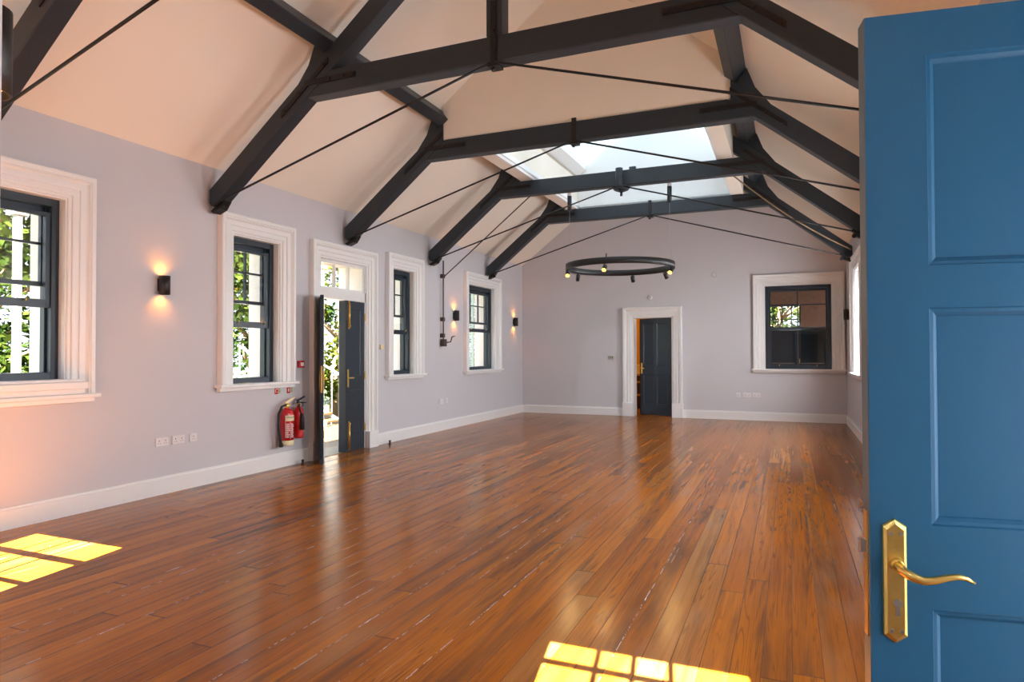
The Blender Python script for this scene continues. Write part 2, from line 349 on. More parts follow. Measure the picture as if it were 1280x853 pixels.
# bulkhead over the second truss and the box that lines the roof light
mb = MB(); a, b = XL + 1.593, XR - 1.593
mb.prism([(a, ZS + 0.003), (b, ZS + 0.003), (b, ceil_z(b) + 0.05), (XC, ceil_z(XC) + 0.05), (a, ceil_z(a) + 0.05)], 7.555, 7.70)
struct(mb.build('wall_bulkhead', 'ceil'), 'white gable panel above the collar of the second truss', 'wall')
mb = MB()
for X0, X1 in ((XL + D_OUT, XL + D_IN), (XR - D_IN, XR - D_OUT)): mb.box(X0, X1, WELL_Y0, WELL_Y1 + 0.12, ZS + 0.003, ZE + SL * D_OUT + 0.04)
struct(mb.build('wall_skylight', 'ceil'), 'white box lining of the roof light', 'wall')
mb = MB().prism([(XL + D_IN, ZS + 0.003), (XR - D_IN, ZS + 0.003), (XR - D_IN, ceil_z(XR - D_IN)), (XC, ceil_z(XC)), (XL + D_IN, ceil_z(XL + D_IN))], WELL_Y1, WELL_Y1 + 0.12)
struct(mb.build('wall_skylight_end', 'trim'), 'white end wall of the roof light', 'wall')
mb = MB()
for k, (z0, z1, t) in enumerate(((0.0, 0.05, 0.035), (0.05, 0.09, 0.055), (0.09, 0.13, 0.04), (0.13, 0.15, 0.022))):
    mb.box(XL + D_IN, XL + D_IN + t, WELL_Y0, WELL_Y1, ZS + 0.004 + z0, ZS + 0.004 + z1); mb.box(XR - D_IN - t, XR - D_IN, WELL_Y0, WELL_Y1, ZS + 0.004 + z0, ZS + 0.004 + z1)
    mb.box(XL + D_IN + t, XR - D_IN - t, WELL_Y1 - t, WELL_Y1, ZS + 0.004 + z0, ZS + 0.004 + z1)
struct(mb.build('trim_1', 'trim'), 'white stepped moulding around the roof light', 'trim')
mb = MB()
for sgn in (1, -1):
    X = (lambda d: XL + d) if sgn == 1 else (lambda d: XR - d)
    d0, d1 = D_IN, D_IN + 0.16
    mb.prism([(X(d0), ZE + SL * d0 - 0.05), (X(d1), ZE + SL * d1 - 0.05), (X(d1), ZE + SL * d1 + 0.1), (X(d0), ZE + SL * d0 + 0.1)], WELL_Y0, WELL_Y1)
mb.prism([(XC - 0.05, ceil_z(XC) - 0.08), (XC + 0.05, ceil_z(XC) - 0.08), (XC + 0.05, ceil_z(XC) + 0.1), (XC - 0.05, ceil_z(XC) + 0.1)], WELL_Y0, WELL_Y1)
sk = mb.build('window_8', 'trim'); struct(sk, 'pitched roof light of milky glass over the far bays', 'skylight')
mb = MB()
for sgn in (1, -1):
    X = (lambda d: XL + d) if sgn == 1 else (lambda d: XR - d)
    d0, d1 = D_IN + 0.16, half - 0.05
    mb.prism([(X(d0), ZE + SL * d0 + 0.03), (X(d1), ZE + SL * d1 + 0.03), (X(d1), ZE + SL * d1 + 0.036), (X(d0), ZE + SL * d0 + 0.036)], WELL_Y0, WELL_Y1)
mb.build('pane', 'roofglass', sk)

# skirting boards
def skirt(name, side, runs, label):
    mb = MB(); r = ROT[side]
    for a, b in runs:
        for z0, z1, t in ((0, 0.135, 0.022), (0.135, 0.155, 0.030), (0.155, 0.175, 0.014)):
            p, q = on_wall(side, a, 0, 0), on_wall(side, b, 0, t)
            mb.box(min(p[0], q[0]), max(p[0], q[0]), min(p[1], q[1]), max(p[1], q[1]), z0, z1)
    struct(mb.build(name, 'trim'), label, 'skirting board')
skirt('baseboard_left', 'left', [(YF, 6.85), (8.31, YB)], 'white skirting board along the window wall')
skirt('baseboard_back', 'back', [(XL + 0.03, -3.36), (-2.08, XR - 0.03)], 'white skirting board along the far gable wall')
skirt('baseboard_right', 'right', [(1.75, YB)], 'white skirting board along the wall behind the blue door')

# ------------------------------------------------------------------ sash windows (local x along wall, y away from the room, z up; origin under the middle of the opening)
CAS = ((0.0, 0.0), (0.0, 0.012), (0.006, 0.018), (0.028, 0.018), (0.030, 0.032), (0.040, 0.036), (0.085, 0.036), (0.088, 0.048), (0.096, 0.050), (0.138, 0.050), (0.150, 0.060), (0.158, 0.072), (0.170, 0.066), (0.176, 0.078), (0.205, 0.080), (0.215, 0.072), (0.215, 0.0))
def casing(w, z0, z1):
    """moulded architrave: one profile (distance from the opening, thickness) swept up, across and down with mitred corners"""
    mb = MB(); rings = []
    for kx, kz in ((-1, 0), (-1, 1), (1, 1), (1, 0)):
        rings.append([mb.bm.verts.new((kx * (w / 2 + o_), -t_, (z1 + o_) if kz else z0)) for o_, t_ in CAS])
    n = len(CAS)
    for A, B in zip(rings, rings[1:]):
        for i in range(n): mb.bm.faces.new((A[i], A[(i + 1) % n], B[(i + 1) % n], B[i]))
    mb.bm.faces.new(rings[0]); mb.bm.faces.new(rings[-1][::-1])
    return mb
def sash_window(name, side, a, b, label, cols=2, lift=1.74, head=HEAD, opened=True, zbot=SILL, paint='navy', reveal=0.08):
    w = b - a; c = (a + b) / 2
    t = thing(name, label, 'window', on_wall(side, c), ROT[side], None, 'structure')
    casing(w, SILL, head).build('casing', 'trim', t)
    mb = MB(); mb.box(-w / 2 - 0.25, w / 2 + 0.25, -0.105, 0.0, SILL - 0.035, SILL).box(-w / 2 - 0.22, w / 2 + 0.22, -0.06, 0.0, SILL - 0.075, SILL - 0.035)
    mb.box(-w / 2, w / 2, 0.0, reveal, SILL - 0.035, SILL)
    mb.build('sill', 'trim', t, 0.006)
    if zbot > SILL:                                                 # deep moulded upstand under the frame
        MB().box(-w / 2 - 0.10, w / 2 + 0.10, -0.092, reveal, SILL, SILL + 0.045).box(-w / 2 - 0.13, w / 2 + 0.13, -0.110, reveal, SILL + 0.045, zbot - 0.025).box(-w / 2 - 0.11, w / 2 + 0.11, -0.098, reveal + 0.15, zbot - 0.025, zbot).build('sill_upstand', 'trim', t, 0.006)
    mb = MB()                                                       # white linings inside and outside the frame
    for y0, y1, ins in ((0.0, reveal, 0.012), (reveal + 0.15, TW if side in ('left', 'right') else 0.30, 0.012)):
        mb.box(-w / 2, -w / 2 + ins, y0, y1, SILL, head).box(w / 2 - ins, w / 2, y0, y1, SILL, head).box(-w / 2 + ins, w / 2 - ins, y0, y1, head - ins, head)
    mb.build('lining', 'trim', t)
    f = 0.075; y0 = reveal
    fr = MB().rect_frame(-w / 2, w / 2, zbot, head, f, f, 0.06, 0.075, y0, y0 + 0.15)
    for s in (-1, 1):                                               # parting beads
        x = s * (w / 2 - f); fr.box(min(x, x - s * 0.018), max(x, x - s * 0.018), y0 + 0.062, y0 + 0.078, zbot + 0.06, head - 0.075)
    fr.build('frame', paint, t, 0.003)
    x0, x1 = -w / 2 + f, w / 2 - f; zt, zb = head - 0.075, zbot + 0.06
    up_b = 2.00 if opened else lift
    us = MB().rect_frame(x0, x1, up_b - 0.03, zt, 0.035, 0.035, 0.04, 0.045, y0 + 0.085, y0 + 0.125)
    for k in range(1, cols):
        x = x0 + (x1 - x0) * k / cols; us.box(x - 0.011, x + 0.011, y0 + 0.09, y0 + 0.12, up_b, zt)
    us.box(x0, x1, y0 + 0.09, y0 + 0.12, 2.325, 2.347)
    u = us.build('upper_sash', paint, t, 0.002); MB().box(x0 + 0.03, x1 - 0.03, y0 + 0.103, y0 + 0.107, up_b, zt - 0.03).build('pane', 'darkglass' if side == 'back' else 'glass', u)
    lb = lift if opened else zb
    ltop = 2.60 if opened else lift + 0.04
    ls = MB().rect_frame(x0, x1, lb - 0.045, ltop, 0.038, 0.038, 0.07, 0.035, y0 + 0.015, y0 + 0.058)
    l = ls.build('lower_sash', paint, t, 0.002); MB().box(x0 + 0.03, x1 - 0.03, y0 + 0.034, y0 + 0.038, lb, ltop - 0.02).build('pane', 'darkglass' if side == 'back' else 'glass', l)
    for s in (-0.28, 0.28): MB().tube([(s * w, y0 + 0.012, lb + 0.005), (s * w, y0 - 0.012, lb + 0.01), (s * w, y0 - 0.014, lb + 0.03)], 0.006, 6).build('sash_lift', 'brass', l)
    return t
sash_window('window_1', 'left', *WIN_L[0], 'wide dark sash window nearest the camera on the left wall', 3, 1.83, zbot=1.175)
sash_window('window_2', 'left', *WIN_L[1], 'narrow dark sash window above the two fire extinguishers', 2, 1.735)
sash_window('window_3', 'left', *WIN_L[2], 'narrow dark sash window just beyond the open double door', 2, 1.735)
sash_window('window_4', 'left', *WIN_L[3], 'wide dark sash window between the two far wall lights on the left wall', 3, 1.845)
for k, (a, b) in enumerate(WIN_R):
    sash_window(f'window_{10 + k}', 'right', a, b, ['sash window of the right wall nearest the blue door', 'second sash window of the right wall', 'narrow sash window of the right wall', 'white framed window at the far end of the right wall beside the wall light'][k], 3 if b - a > 1 else 2, 1.74, paint='trim' if k == 3 else 'navy')
t = sash_window('window_5', 'back', *BWIN, 'dark square window with louvred shutters in the far gable wall', 2, 1.845, opened=False)
# louvred shutters behind its lower half
for s in (-1, 1):
    mb = MB(); x0, x1 = (-0.535, -0.005) if s < 0 else (0.005, 0.535)
    mb.rect_frame(x0, x1, 1.10, 1.87, 0.05, 0.05, 0.05, 0.04, 0.245, 0.285)
    for k in range(15):
        z = 1.165 + k * 0.0455; mb.prism([(0.25, z), (0.256, z), (0.28, z + 0.052), (0.274, z + 0.052)], x0 + 0.05, x1 - 0.05, 'x')
    mb.build('shutter', 'navy', t)
MB().lathe([(0.008, 0), (0.008, 0.10)], 8, (0.03, 0.24, 1.15)).build('shutter_bolt', 'brass', t)
# front wall window that throws the barred patch of sun
t = thing('window_6', 'multi-paned window of the near gable wall', 'window', on_wall('front', (FWIN[0] + FWIN[1]) / 2), ROT['front'], None, 'structure')
w = FWIN[1] - FWIN[0]
casing(w, SILL, 2.78).build('casing', 'trim', t); MB().box(-w / 2 - 0.25, w / 2 + 0.25, -0.1, 0.0, SILL - 0.035, SILL).build('sill', 'trim', t)
mb = MB().rect_frame(-w / 2, w / 2, SILL, 2.78, 0.04, 0.04, 0.06, 0.02, 0.02, 0.07)
for d in (0.31, 0.48, 0.65): mb.box(w / 2 - d - 0.009, w / 2 - d + 0.009, 0.03, 0.06, SILL, 2.78)
for z, hgt in ((2.50, 0.04), (2.13, 0.06), (1.75, 0.03), (1.4, 0.03)): mb.box(-w / 2, w / 2, 0.03, 0.06, z - hgt / 2, z + hgt / 2)
mb.build('sash', 'navy', t)

# ------------------------------------------------------------------ double door and fanlight in the left wall
a, b, zt = DOOR_L; w = b - a; LH = 2.13
t = thing('door_2', 'dark double door with white fanlight, one leaf open, in the left wall', 'door', on_wall('left', (a + b) / 2), ROT['left'], None, 'structure')
mb = casing(w, 0.0, zt)
for s in (-1, 1): mb.box(min(s * w / 2, s * (w / 2 + 0.225)), max(s * w / 2, s * (w / 2 + 0.225)), -0.078, 0, 0, 0.24)
mb.build('casing', 'trim', t)
mb = MB().box(-w / 2, w / 2, 0.0, 0.13, LH + 0.005, 2.26); mb.rect_frame(-w / 2, w / 2, 2.26, zt, 0.05, 0.05, 0.03, 0.045, 0.02, 0.10)
for k in (1, 2): x = -w / 2 + 0.05 + (w - 0.1) * k / 3; mb.box(x - 0.014, x + 0.014, 0.03, 0.08, 2.28, zt - 0.04)
mb.box(-w / 2, -w / 2 + 0.02, 0.0, TW, 0, zt).box(w / 2 - 0.02, w / 2, 0.0, TW, 0, zt)
fl = mb.build('fanlight', 'trim', t, 0.003); MB().box(-w / 2 + 0.03, w / 2 - 0.03, 0.05, 0.054, 2.28, zt - 0.03).build('pane', 'glass', fl)
def panelled_leaf(w, h, th, panels, y_faces=True):
    """stiles and rails left by the panel openings; panels: list of (x0,x1,z0,z1)"""
    mb = MB()
    xs = sorted({0.0, w, *[p[0] for p in panels], *[p[1] for p in panels]}); zs = sorted({0.0, h, *[p[2] for p in panels], *[p[3] for p in panels]})
    V = {}
    def hole(xc, zc): return any(p[0] < xc < p[1] and p[2] < zc < p[3] for p in panels)
    for yy, inward in ((0.0, 1), (th, -1)):
        def v(x, z, y=yy): 
            k = (round(x, 5), round(z, 5), round(y, 5))
            if k not in V: V[k] = mb.bm.verts.new((x, y, z))
            return V[k]
        for i in range(len(xs) - 1):
            for j in range(len(zs) - 1):
                if not hole((xs[i] + xs[i + 1]) / 2, (zs[j] + zs[j + 1]) / 2):
                    mb.bm.faces.new((v(xs[i], zs[j]), v(xs[i + 1], zs[j]), v(xs[i + 1], zs[j + 1]), v(xs[i], zs[j + 1])))
        for (x0, x1, z0, z1) in panels:
            prev = None
            for ins, dep in ((0.0, 0.0), (0.002, 0.004), (0.008, 0.005), (0.014, 0.010), (0.016, 0.013)):
                y = yy + inward * dep
                # outline ring must follow the grid on the outside edge
                loop = [v(x, z, y) for x, z in ((x0 + ins, z0 + ins), (x1 - ins, z0 + ins), (x1 - ins, z1 - ins), (x0 + ins, z1 - ins))]
                if prev:
                    for k in range(4): mb.bm.faces.new((prev[k], prev[(k + 1) % 4], loop[(k + 1) % 4], loop[k]))
                prev = loop
            mb.bm.faces.new(prev)
    for (p, q) in (((0, 0), (w, 0)), ((w, 0), (w, h)), ((w, h), (0, h)), ((0, h), (0, 0))):
        A = [mb.bm.verts.new((p[0], 0, p[1])), mb.bm.verts.new((q[0], 0, q[1])), mb.bm.verts.new((q[0], th, q[1])), mb.bm.verts.new((p[0], th, p[1]))]
        mb.bm.faces.new(A)
    return mb
LW2 = w / 2 - 0.022
def left_leaf(hinge_x, angle, mirrored):
    # leaf local x runs from its hinge; panels seen from both faces
    e = bpy.data.objects.new('door_leaf', None)
    lf = panelled_leaf(LW2, LH - 0.015, 0.045, [(0.10, LW2 - 0.10, 0.22, 0.86), (0.10, LW2 - 0.10, 1.05, LH - 0.13)]).build('door_leaf', 'navy', t, 0.0)
    lf.location = (hinge_x, 0.045 if not mirrored else 0.0, 0.010); lf.rotation_euler = (0, 0, angle)
    return lf
# far leaf: hinged at +x end, almost shut; near leaf: hinged at -x end, swung into the room past square
lr = left_leaf(w / 2 - 0.02, PI + math.radians(5), True)           # local y now points into the room
lr.location = (w / 2 - 0.02, 0.05, 0.010)
for z0, z1 in ((1.72, 2.11), (0.02, 0.42)):
    MB().box(LW2 - 0.075, LW2 - 0.045, 0.045, 0.055, z0, z1).tube([(LW2 - 0.06, 0.062, z0 + 0.02), (LW2 - 0.06, 0.062, z1 - 0.03)], 0.008, 8).ball((LW2 - 0.06, 0.066, z0 + 0.04 if z0 > 1 else z1 - 0.03), 0.014).build('bolt', 'brass', lr)
MB().box(LW2 - 0.055, LW2 - 0.02, 0.045, 0.052, 0.90, 1.15).tube([(LW2 - 0.04, 0.05, 1.03), (LW2 - 0.04, 0.09, 1.03), (LW2 - 0.12, 0.095, 1.03)], 0.009, 8).build('door_handle', 'brass', lr)
for z in (0.25, 1.0, 1.85): MB().box(-0.012, 0.01, 0.03, 0.056, z, z + 0.10).build('hinge', 'brass', lr)
MB().box(LW2 - 0.002, LW2 + 0.022, -0.065, 0.044, 0.0, LH - 0.02).build('astragal', 'navy', lr)
MB().prism([(LW2 - 0.06, 0.0), (LW2 + 0.02, 0.0), (LW2 - 0.04, 0.05)], -0.05, 0.0, 'y').build('weather_foot', 'navy', lr)
ll = left_leaf(-w / 2 + 0.015, -math.radians(142), False)
ll.location = (-w / 2 + 0.012, 0.0, 0.010)
MB().box(LW2, LW2 + 0.004, 0.012, 0.034, 0.88, 1.22).build('lock_plate', 'brass', ll)
MB().box(LW2 - 0.075, LW2 - 0.03, -0.006, 0.0, 0.92, 1.15).box(LW2 - 0.075, LW2 - 0.03, 0.045, 0.051, 0.92, 1.15).tube([(LW2 - 0.05, 0.05, 1.05), (LW2 - 0.05, 0.09, 1.05), (LW2 - 0.15, 0.095, 1.05)], 0.009, 8).build('door_handle', 'brass', ll)
MB().prism([(LW2 - 0.03, -0.006), (LW2 + 0.055, -0.006), (LW2 + 0.0, 0.05), (LW2 - 0.03, 0.05)], 0.0, 0.045, 'y').build('weather_foot', 'navy', ll)
for z in (0.25, 1.0, 1.85): MB().box(-0.012, 0.012, 0.036, 0.052, z, z + 0.10).build('hinge', 'brass', ll)
MB().box(-w / 2, w / 2, 0.0, TW + 0.02, -0.03, 0.006).build('threshold', 'shelfwood', t)

# ------------------------------------------------------------------ far door in the gable wall, passage behind
a, b, zt = BDOOR; w = b - a
t = thing('door_3', 'dark four panelled door standing ajar in the far gable wall', 'door', on_wall('back', (a + b) / 2), 0, None, 'structure')
mb = casing(w, 0.0, zt)
for s in (-1, 1): mb.box(min(s * w / 2, s * (w / 2 + 0.225)), max(s * w / 2, s * (w / 2 + 0.225)), -0.078, 0, 0, 0.30)
mb.build('casing', 'trim', t)
MB().box(-w / 2, -w / 2 + 0.015, 0, 0.30, 0, zt).box(w / 2 - 0.015, w / 2, 0, 0.30, 0, zt).box(-w / 2, w / 2, 0, 0.30, zt - 0.015, zt).build('lining', 'trim', t)
fw2 = w - 0.035
lf = panelled_leaf(fw2, zt - 0.03, 0.045, [(0.09, fw2 / 2 - 0.04, 0.24, 0.88), (fw2 / 2 + 0.04, fw2 - 0.09, 0.24, 0.88), (0.09, fw2 / 2 - 0.04, 1.08, zt - 0.14), (fw2 / 2 + 0.04, fw2 - 0.09, 1.08, zt - 0.14)]).build('door_leaf', 'navy', t)
lf.location = (w / 2 - 0.017, 0.10, 0.01); lf.rotation_euler = (0, 0, PI - math.radians(24))
MB().box(fw2 - 0.07, fw2 - 0.03, 0.045, 0.052, 0.90, 1.14).tube([(fw2 - 0.05, 0.05, 1.03), (fw2 - 0.05, 0.095, 1.03), (fw2 - 0.15, 0.10, 1.02)], 0.010, 8).build('door_handle', 'brass', lf)
mb = MB().box(-3.9, -3.8, YB + 0.3, YB + 4, 0, 2.8).box(-3.9, -1.2, YB + 4.0, YB + 4.1, 0, 2.8).box(-3.8, -1.2, YB + 0.3, YB + 4, 2.7, 2.8)
mb.box(-1.3, -1.2, YB + 0.3, YB + 4, 0, 2.7)
struct(mb.build('wall_passage', 'yellow'), 'yellow lit passage behind the far door', 'wall')
pl = bpy.data.lights.new('passage_lamp', 'POINT'); pl.energy = 26; pl.color = (1.0, 0.72, 0.32); pl.shadow_soft_size = 0.15
po = bpy.data.objects.new('passage_lamp', pl); C.objects.link(po); po.location = (-3.1, YB + 2.2, 2.3)
t = thing('cupboard', 'low dark cupboard with pale top glimpsed behind the far door', 'cupboard', (-3.52, YB + 2.6, 0))
MB().box(-0.28, 0.22, -0.5, 0.5, 0.05, 0.80).build('body', 'shelfwood', t, 0.005)
MB().box(-0.28, 0.26, -0.54, 0.54, 0.80, 0.86).build('worktop', 'cream', t, 0.005)
for z in (0.30, 0.62): MB().box(-0.26, 0.24, -0.53, -0.50, z, z + 0.05).build('shelf_edge', 'yellow', t)
t = thing('box', 'cream box standing on the cupboard behind the far door', 'box', (-3.50, YB + 2.5, 0.86))
MB().box(-0.14, 0.16, -0.2, 0.2, 0, 0.17).build('body', 'cream', t, 0.006); MB().box(-0.145, 0.165, -0.205, 0.205, 0.17, 0.20).build('lid', 'cream', t, 0.004)
# room behind the dark window, its tan walls and bright window imitating a reflection
mb = MB().box(-1.2, -1.1, YB + 0.3, YB + 4.6, 0, 3.1).box(2.4, 2.5, YB + 0.3, YB + 4.6, 0, 3.1)
mb.box(-1.1, -0.62, YB + 4.5, YB + 4.6, 0, 3.1).box(0.28, 2.4, YB + 4.5, YB + 4.6, 0, 3.1).box(-0.62, 0.28, YB + 4.5, YB + 4.6, 0, 1.98).box(-0.62, 0.28, YB + 4.5, YB + 4.6, 2.62, 3.1)
mb.box(-1.1, 2.4, YB + 0.3, YB + 4.6, 3.1, 3.2)
struct(mb.build('wall_annexe', 'tan'), 'dim brown room behind the dark window', 'wall')
mb = MB().rect_frame(-0.62, 0.28, 1.98, 2.62, 0.04, 0.04, 0.04, 0.04, YB + 4.48, YB + 4.54)
for k in (1, 2, 3): mb.box(-0.62 + 0.225 * k - 0.012, -0.62 + 0.225 * k + 0.012, YB + 4.49, YB + 4.53, 1.98, 2.62)
mb.box(-0.62, 0.28, YB + 4.49, YB + 4.53, 2.22, 2.245)
struct(mb.build('window_7', 'navy'), 'small bright window at the back of the dim room', 'window')

# ------------------------------------------------------------------ roof trusses
def up_z(d): return 3.10 + 0.80 * d          # upper edge of a principal rafter above the wall, d from the wall
def lo_z(d): return 2.861 + 0.80 * d
TH = 0.155
COLB, COLT = 3.931, 4.165
def truss(y, label, full, cut):
    t = thing('roof_truss', label, 'roof truss', (XC, y, 0), 0, 'charcoal roof trusses')
    hw = half
    for s in (-1, 1):
        X = lambda d: s * (hw - d)
        dt = hw - 0.0 if full else cut
        poly = [(X(0.045), lo_z(0.045) + 0.09), (X(0.11), lo_z(0.11) - 0.005), (X(0.16), lo_z(0.16)), (X(dt), lo_z(dt)), (X(dt), up_z(dt)), (X(0.045), up_z(0.045))]
        MB().prism(poly, 0, TH).build('rafter', 'beam', t, 0.008)
        MB().prism([(X(0.03), lo_z(0.03) + 0.03), (X(0.07), lo_z(0.07) - 0.03), (X(0.17), lo_z(0.17) - 0.07), (X(0.23), lo_z(0.23) - 0.035), (X(0.23), lo_z(0.23) + 0.012), (X(0.10), lo_z(0.10) + 0.02)], 0.025, TH - 0.025).lathe([(0.03, 0), (0.03, 0.03)], 12, (X(0.21), -0.0, lo_z(0.1) + 0.0), 'y').build('shoe', 'iron', t, 0.006)
        # Y-shaped strap at the collar joint, a bar on the rafter and a bar on the collar
        m = MB(); n = Vector((0, 0, 0))
        mid = lambda d: (up_z(d) + lo_z(d)) / 2
        m.prism([(X(1.02), mid(1.02) - 0.028), (X(1.60), mid(1.60) - 0.028), (X(1.60), mid(1.60) + 0.028), (X(1.02), mid(1.02) + 0.028)], -0.010, 0.004)
        m.prism([(X(1.32), COLB + 0.115), (X(1.92), COLB + 0.115), (X(1.92), COLB + 0.165), (X(1.32), COLB + 0.165)], -0.012, 0.004)
        for d, z in ((1.06, mid(1.06)), (1.25, mid(1.25)), (1.55, mid(1.55)), (1.62, COLB + 0.14), (1.78, COLB + 0.14), (1.89, COLB + 0.14)):
            m.lathe([(0.020, -0.026), (0.020, -0.008)], 8, (X(d), 0, z), 'y')
        m.build('strap', 'iron', t)
        # packing cleat carrying the purlin
        pk = [(X(1.17), up_z(1.17)), (X(1.545), up_z(1.545)), (X(1.545 - 0.12), up_z(1.545) + 0.15), (X(1.34), up_z(1.34) + 0.09)]
        MB().prism(pk, 0.02, TH - 0.02).build('cleat', 'beam', t, 0.005)
        MB().tube([(X(0.10), -0.022, lo_z(0.1) + 0.02), (X(hw - 0.02), -0.022, COLB - 0.012)], 0.0115, 8).build('tie_rod', 'iron', t)
    d0, d1 = 1.338, 1.6295
    MB().prism([(-(hw - d0), COLB), (hw - d0, COLB), (hw - d1, COLT), (-(hw - d1), COLT)], 0.001, TH - 0.001).build('collar_beam', 'beam', t, 0.012)
    m = MB().box(-0.028, 0.028, -0.012, 0.004, COLB - 0.03, COLT + (0.30 if full else 0.035)).box(-0.05, 0.05, -0.03, TH * 0.6, COLB - 0.045, COLB - 0.004).lathe([(0.018, -0.03), (0.018, 0.0)], 8, (0.0, -0.012, COLB - 0.055), 'z')
    if full: 
        for z in (COLT + 0.05, COLT + 0.25, COLB + 0.1): m.lathe([(0.02, -0.026), (0.02, -0.01)], 8, (0, 0, z), 'y')
    m.build('hanger_strap', 'iron', t)
    if full: MB().box(-0.075, 0.075, 0.0, TH, COLT, lo_z(hw) + 0.03).build('king_post', 'beam', t, 0.008)
    return t
truss(2.88, 'nearest charcoal roof truss, cut off by the top left corner of the photo', True, 0)
truss(5.21, 'charcoal roof truss with a king post standing on its collar beam', True, 0)
truss(7.53, 'charcoal roof truss whose collar carries the white gable panel', False, 1.593)
truss(9.86, 'charcoal roof truss crossing the skylight and carrying the ring chandelier', False, 1.742)
truss(12.20, 'farthest charcoal roof truss, below the far end of the skylight', False, 1.742)
ca, sa = 1 / math.hypot(1, SL), SL / math.hypot(1, SL)
for s, lab in ((-1, 'long charcoal purlin along the slope above the window wall'), (1, 'long charcoal purlin along the slope above the blue door side')):
    d = 1.55; base = (d, up_z(d) + 0.005)
    pts = [base, (d + 0.14 * ca, base[1] + 0.14 * sa), (d + 0.14 * ca - 0.195 * sa, base[1] + 0.14 * sa + 0.195 * ca), (d - 0.195 * sa, base[1] + 0.195 * ca)]
    o = MB().prism([(s * (half - p[0]), p[1]) for p in pts], YF, 7.60 if s < 0 else YB).build('purlin', 'beam', None, 0.01, (XC, 0, 0))
    tag(o, lab, 'purlin')

# ------------------------------------------------------------------ the big blue door in the foreground
u = Vector((0.989, 0.148, 0)).normalized(); DW, DH = 0.875, 2.035
t = thing('door_1', 'big mid-blue panelled door with brass lever handle, wide open in the foreground', 'door', (0.14, 1.437, 0.012), math.atan2(u.y, u.x), None, 'structure')
cols = ((0.105, 0.385), (0.49, 0.77))
pn = [(a, b, z0, z1) for a, b in cols for z0, z1 in ((0.20, 0.902), (1.060, 1.470), (1.550, 1.952))]
panelled_leaf(DW, DH, 0.044, pn).build('door_leaf', 'blue', t)
MB().box(-0.0015, 0.0, 0.0005, 0.0435, 0.0005, DH - 0.0005).build('door_edge', 'edge', t)
def plate_poly(x0, x1, z0, z1, pk): xm = (x0 + x1) / 2; return [(x0, z0 + pk), (xm, z0), (x1, z0 + pk), (x1, z1 - pk), (xm, z1), (x0, z1 - pk)]
mb = MB()
L0 = [(0.020, 0.062, 0.834, 1.070, 0.014, 0.0), (0.0215, 0.0605, 0.836, 1.068, 0.014, -0.004), (0.0265, 0.0555, 0.843, 1.061, 0.012, -0.008)]
rings = [[mb.bm.verts.new((p[0], y, p[1])) for p in plate_poly(x0, x1, z0, z1, pk)] for x0, x1, z0, z1, pk, y in L0]
for A, B in zip(rings, rings[1:]):
    for k in range(6): mb.bm.faces.new((A[k], A[(k + 1) % 6], B[(k + 1) % 6], B[k]))
mb.bm.faces.new(rings[-1]); mb.bm.faces.new(rings[0][::-1])
hp = mb.build('handle_plate', 'brass', t)
for x, z in ((0.033, 1.043), (0.050, 1.043), (0.033, 0.860), (0.050, 0.860)): MB().lathe([(0.0035, -0.0105), (0.0035, -0.008)], 10, (x, 0, z), 'y').build('screw', 'steel', hp)
MB().lathe([(0.0075, -0.0125), (0.0075, -0.007)], 16, (0.043, 0, 0.913), 'y').box(0.0395, 0.0465, -0.0125, -0.008, 0.889, 0.910).build('keyhole', 'steel', hp)
lv = [(0.043, -0.008, 0.984), (0.043, -0.025, 0.984), (0.044, -0.042, 0.983), (0.050, -0.050, 0.980), (0.060, -0.052, 0.975), (0.074, -0.052, 0.971), (0.092, -0.051, 0.973), (0.112, -0.050, 0.979), (0.130, -0.049, 0.982), (0.145, -0.047, 0.979), (0.158, -0.045, 0.971)]
MB().tube(lv, [0.0095, 0.009, 0.008, 0.0085, 0.0085, 0.0078, 0.007, 0.0062, 0.0055, 0.0042, 0.0022], 14).lathe([(0.013, -0.012), (0.013, -0.009), (0.010, -0.016)][::1], 18, (0.043, 0, 0.984), 'y').build('lever', 'brass', hp)
MB().box(-0.0035, -0.001, 0.010, 0.034, 0.838, 1.078).build('lock_plate', 'brass', t)
MB().box(-0.014, -0.001, 0.014, 0.030, 0.998, 1.022).build('latch', 'steel', t)
for z in (0.25, 1.0, 1.75): MB().box(DW - 0.002, DW + 0.012, 0.0, 0.044, z, z + 0.1).build('hinge', 'brass', t)

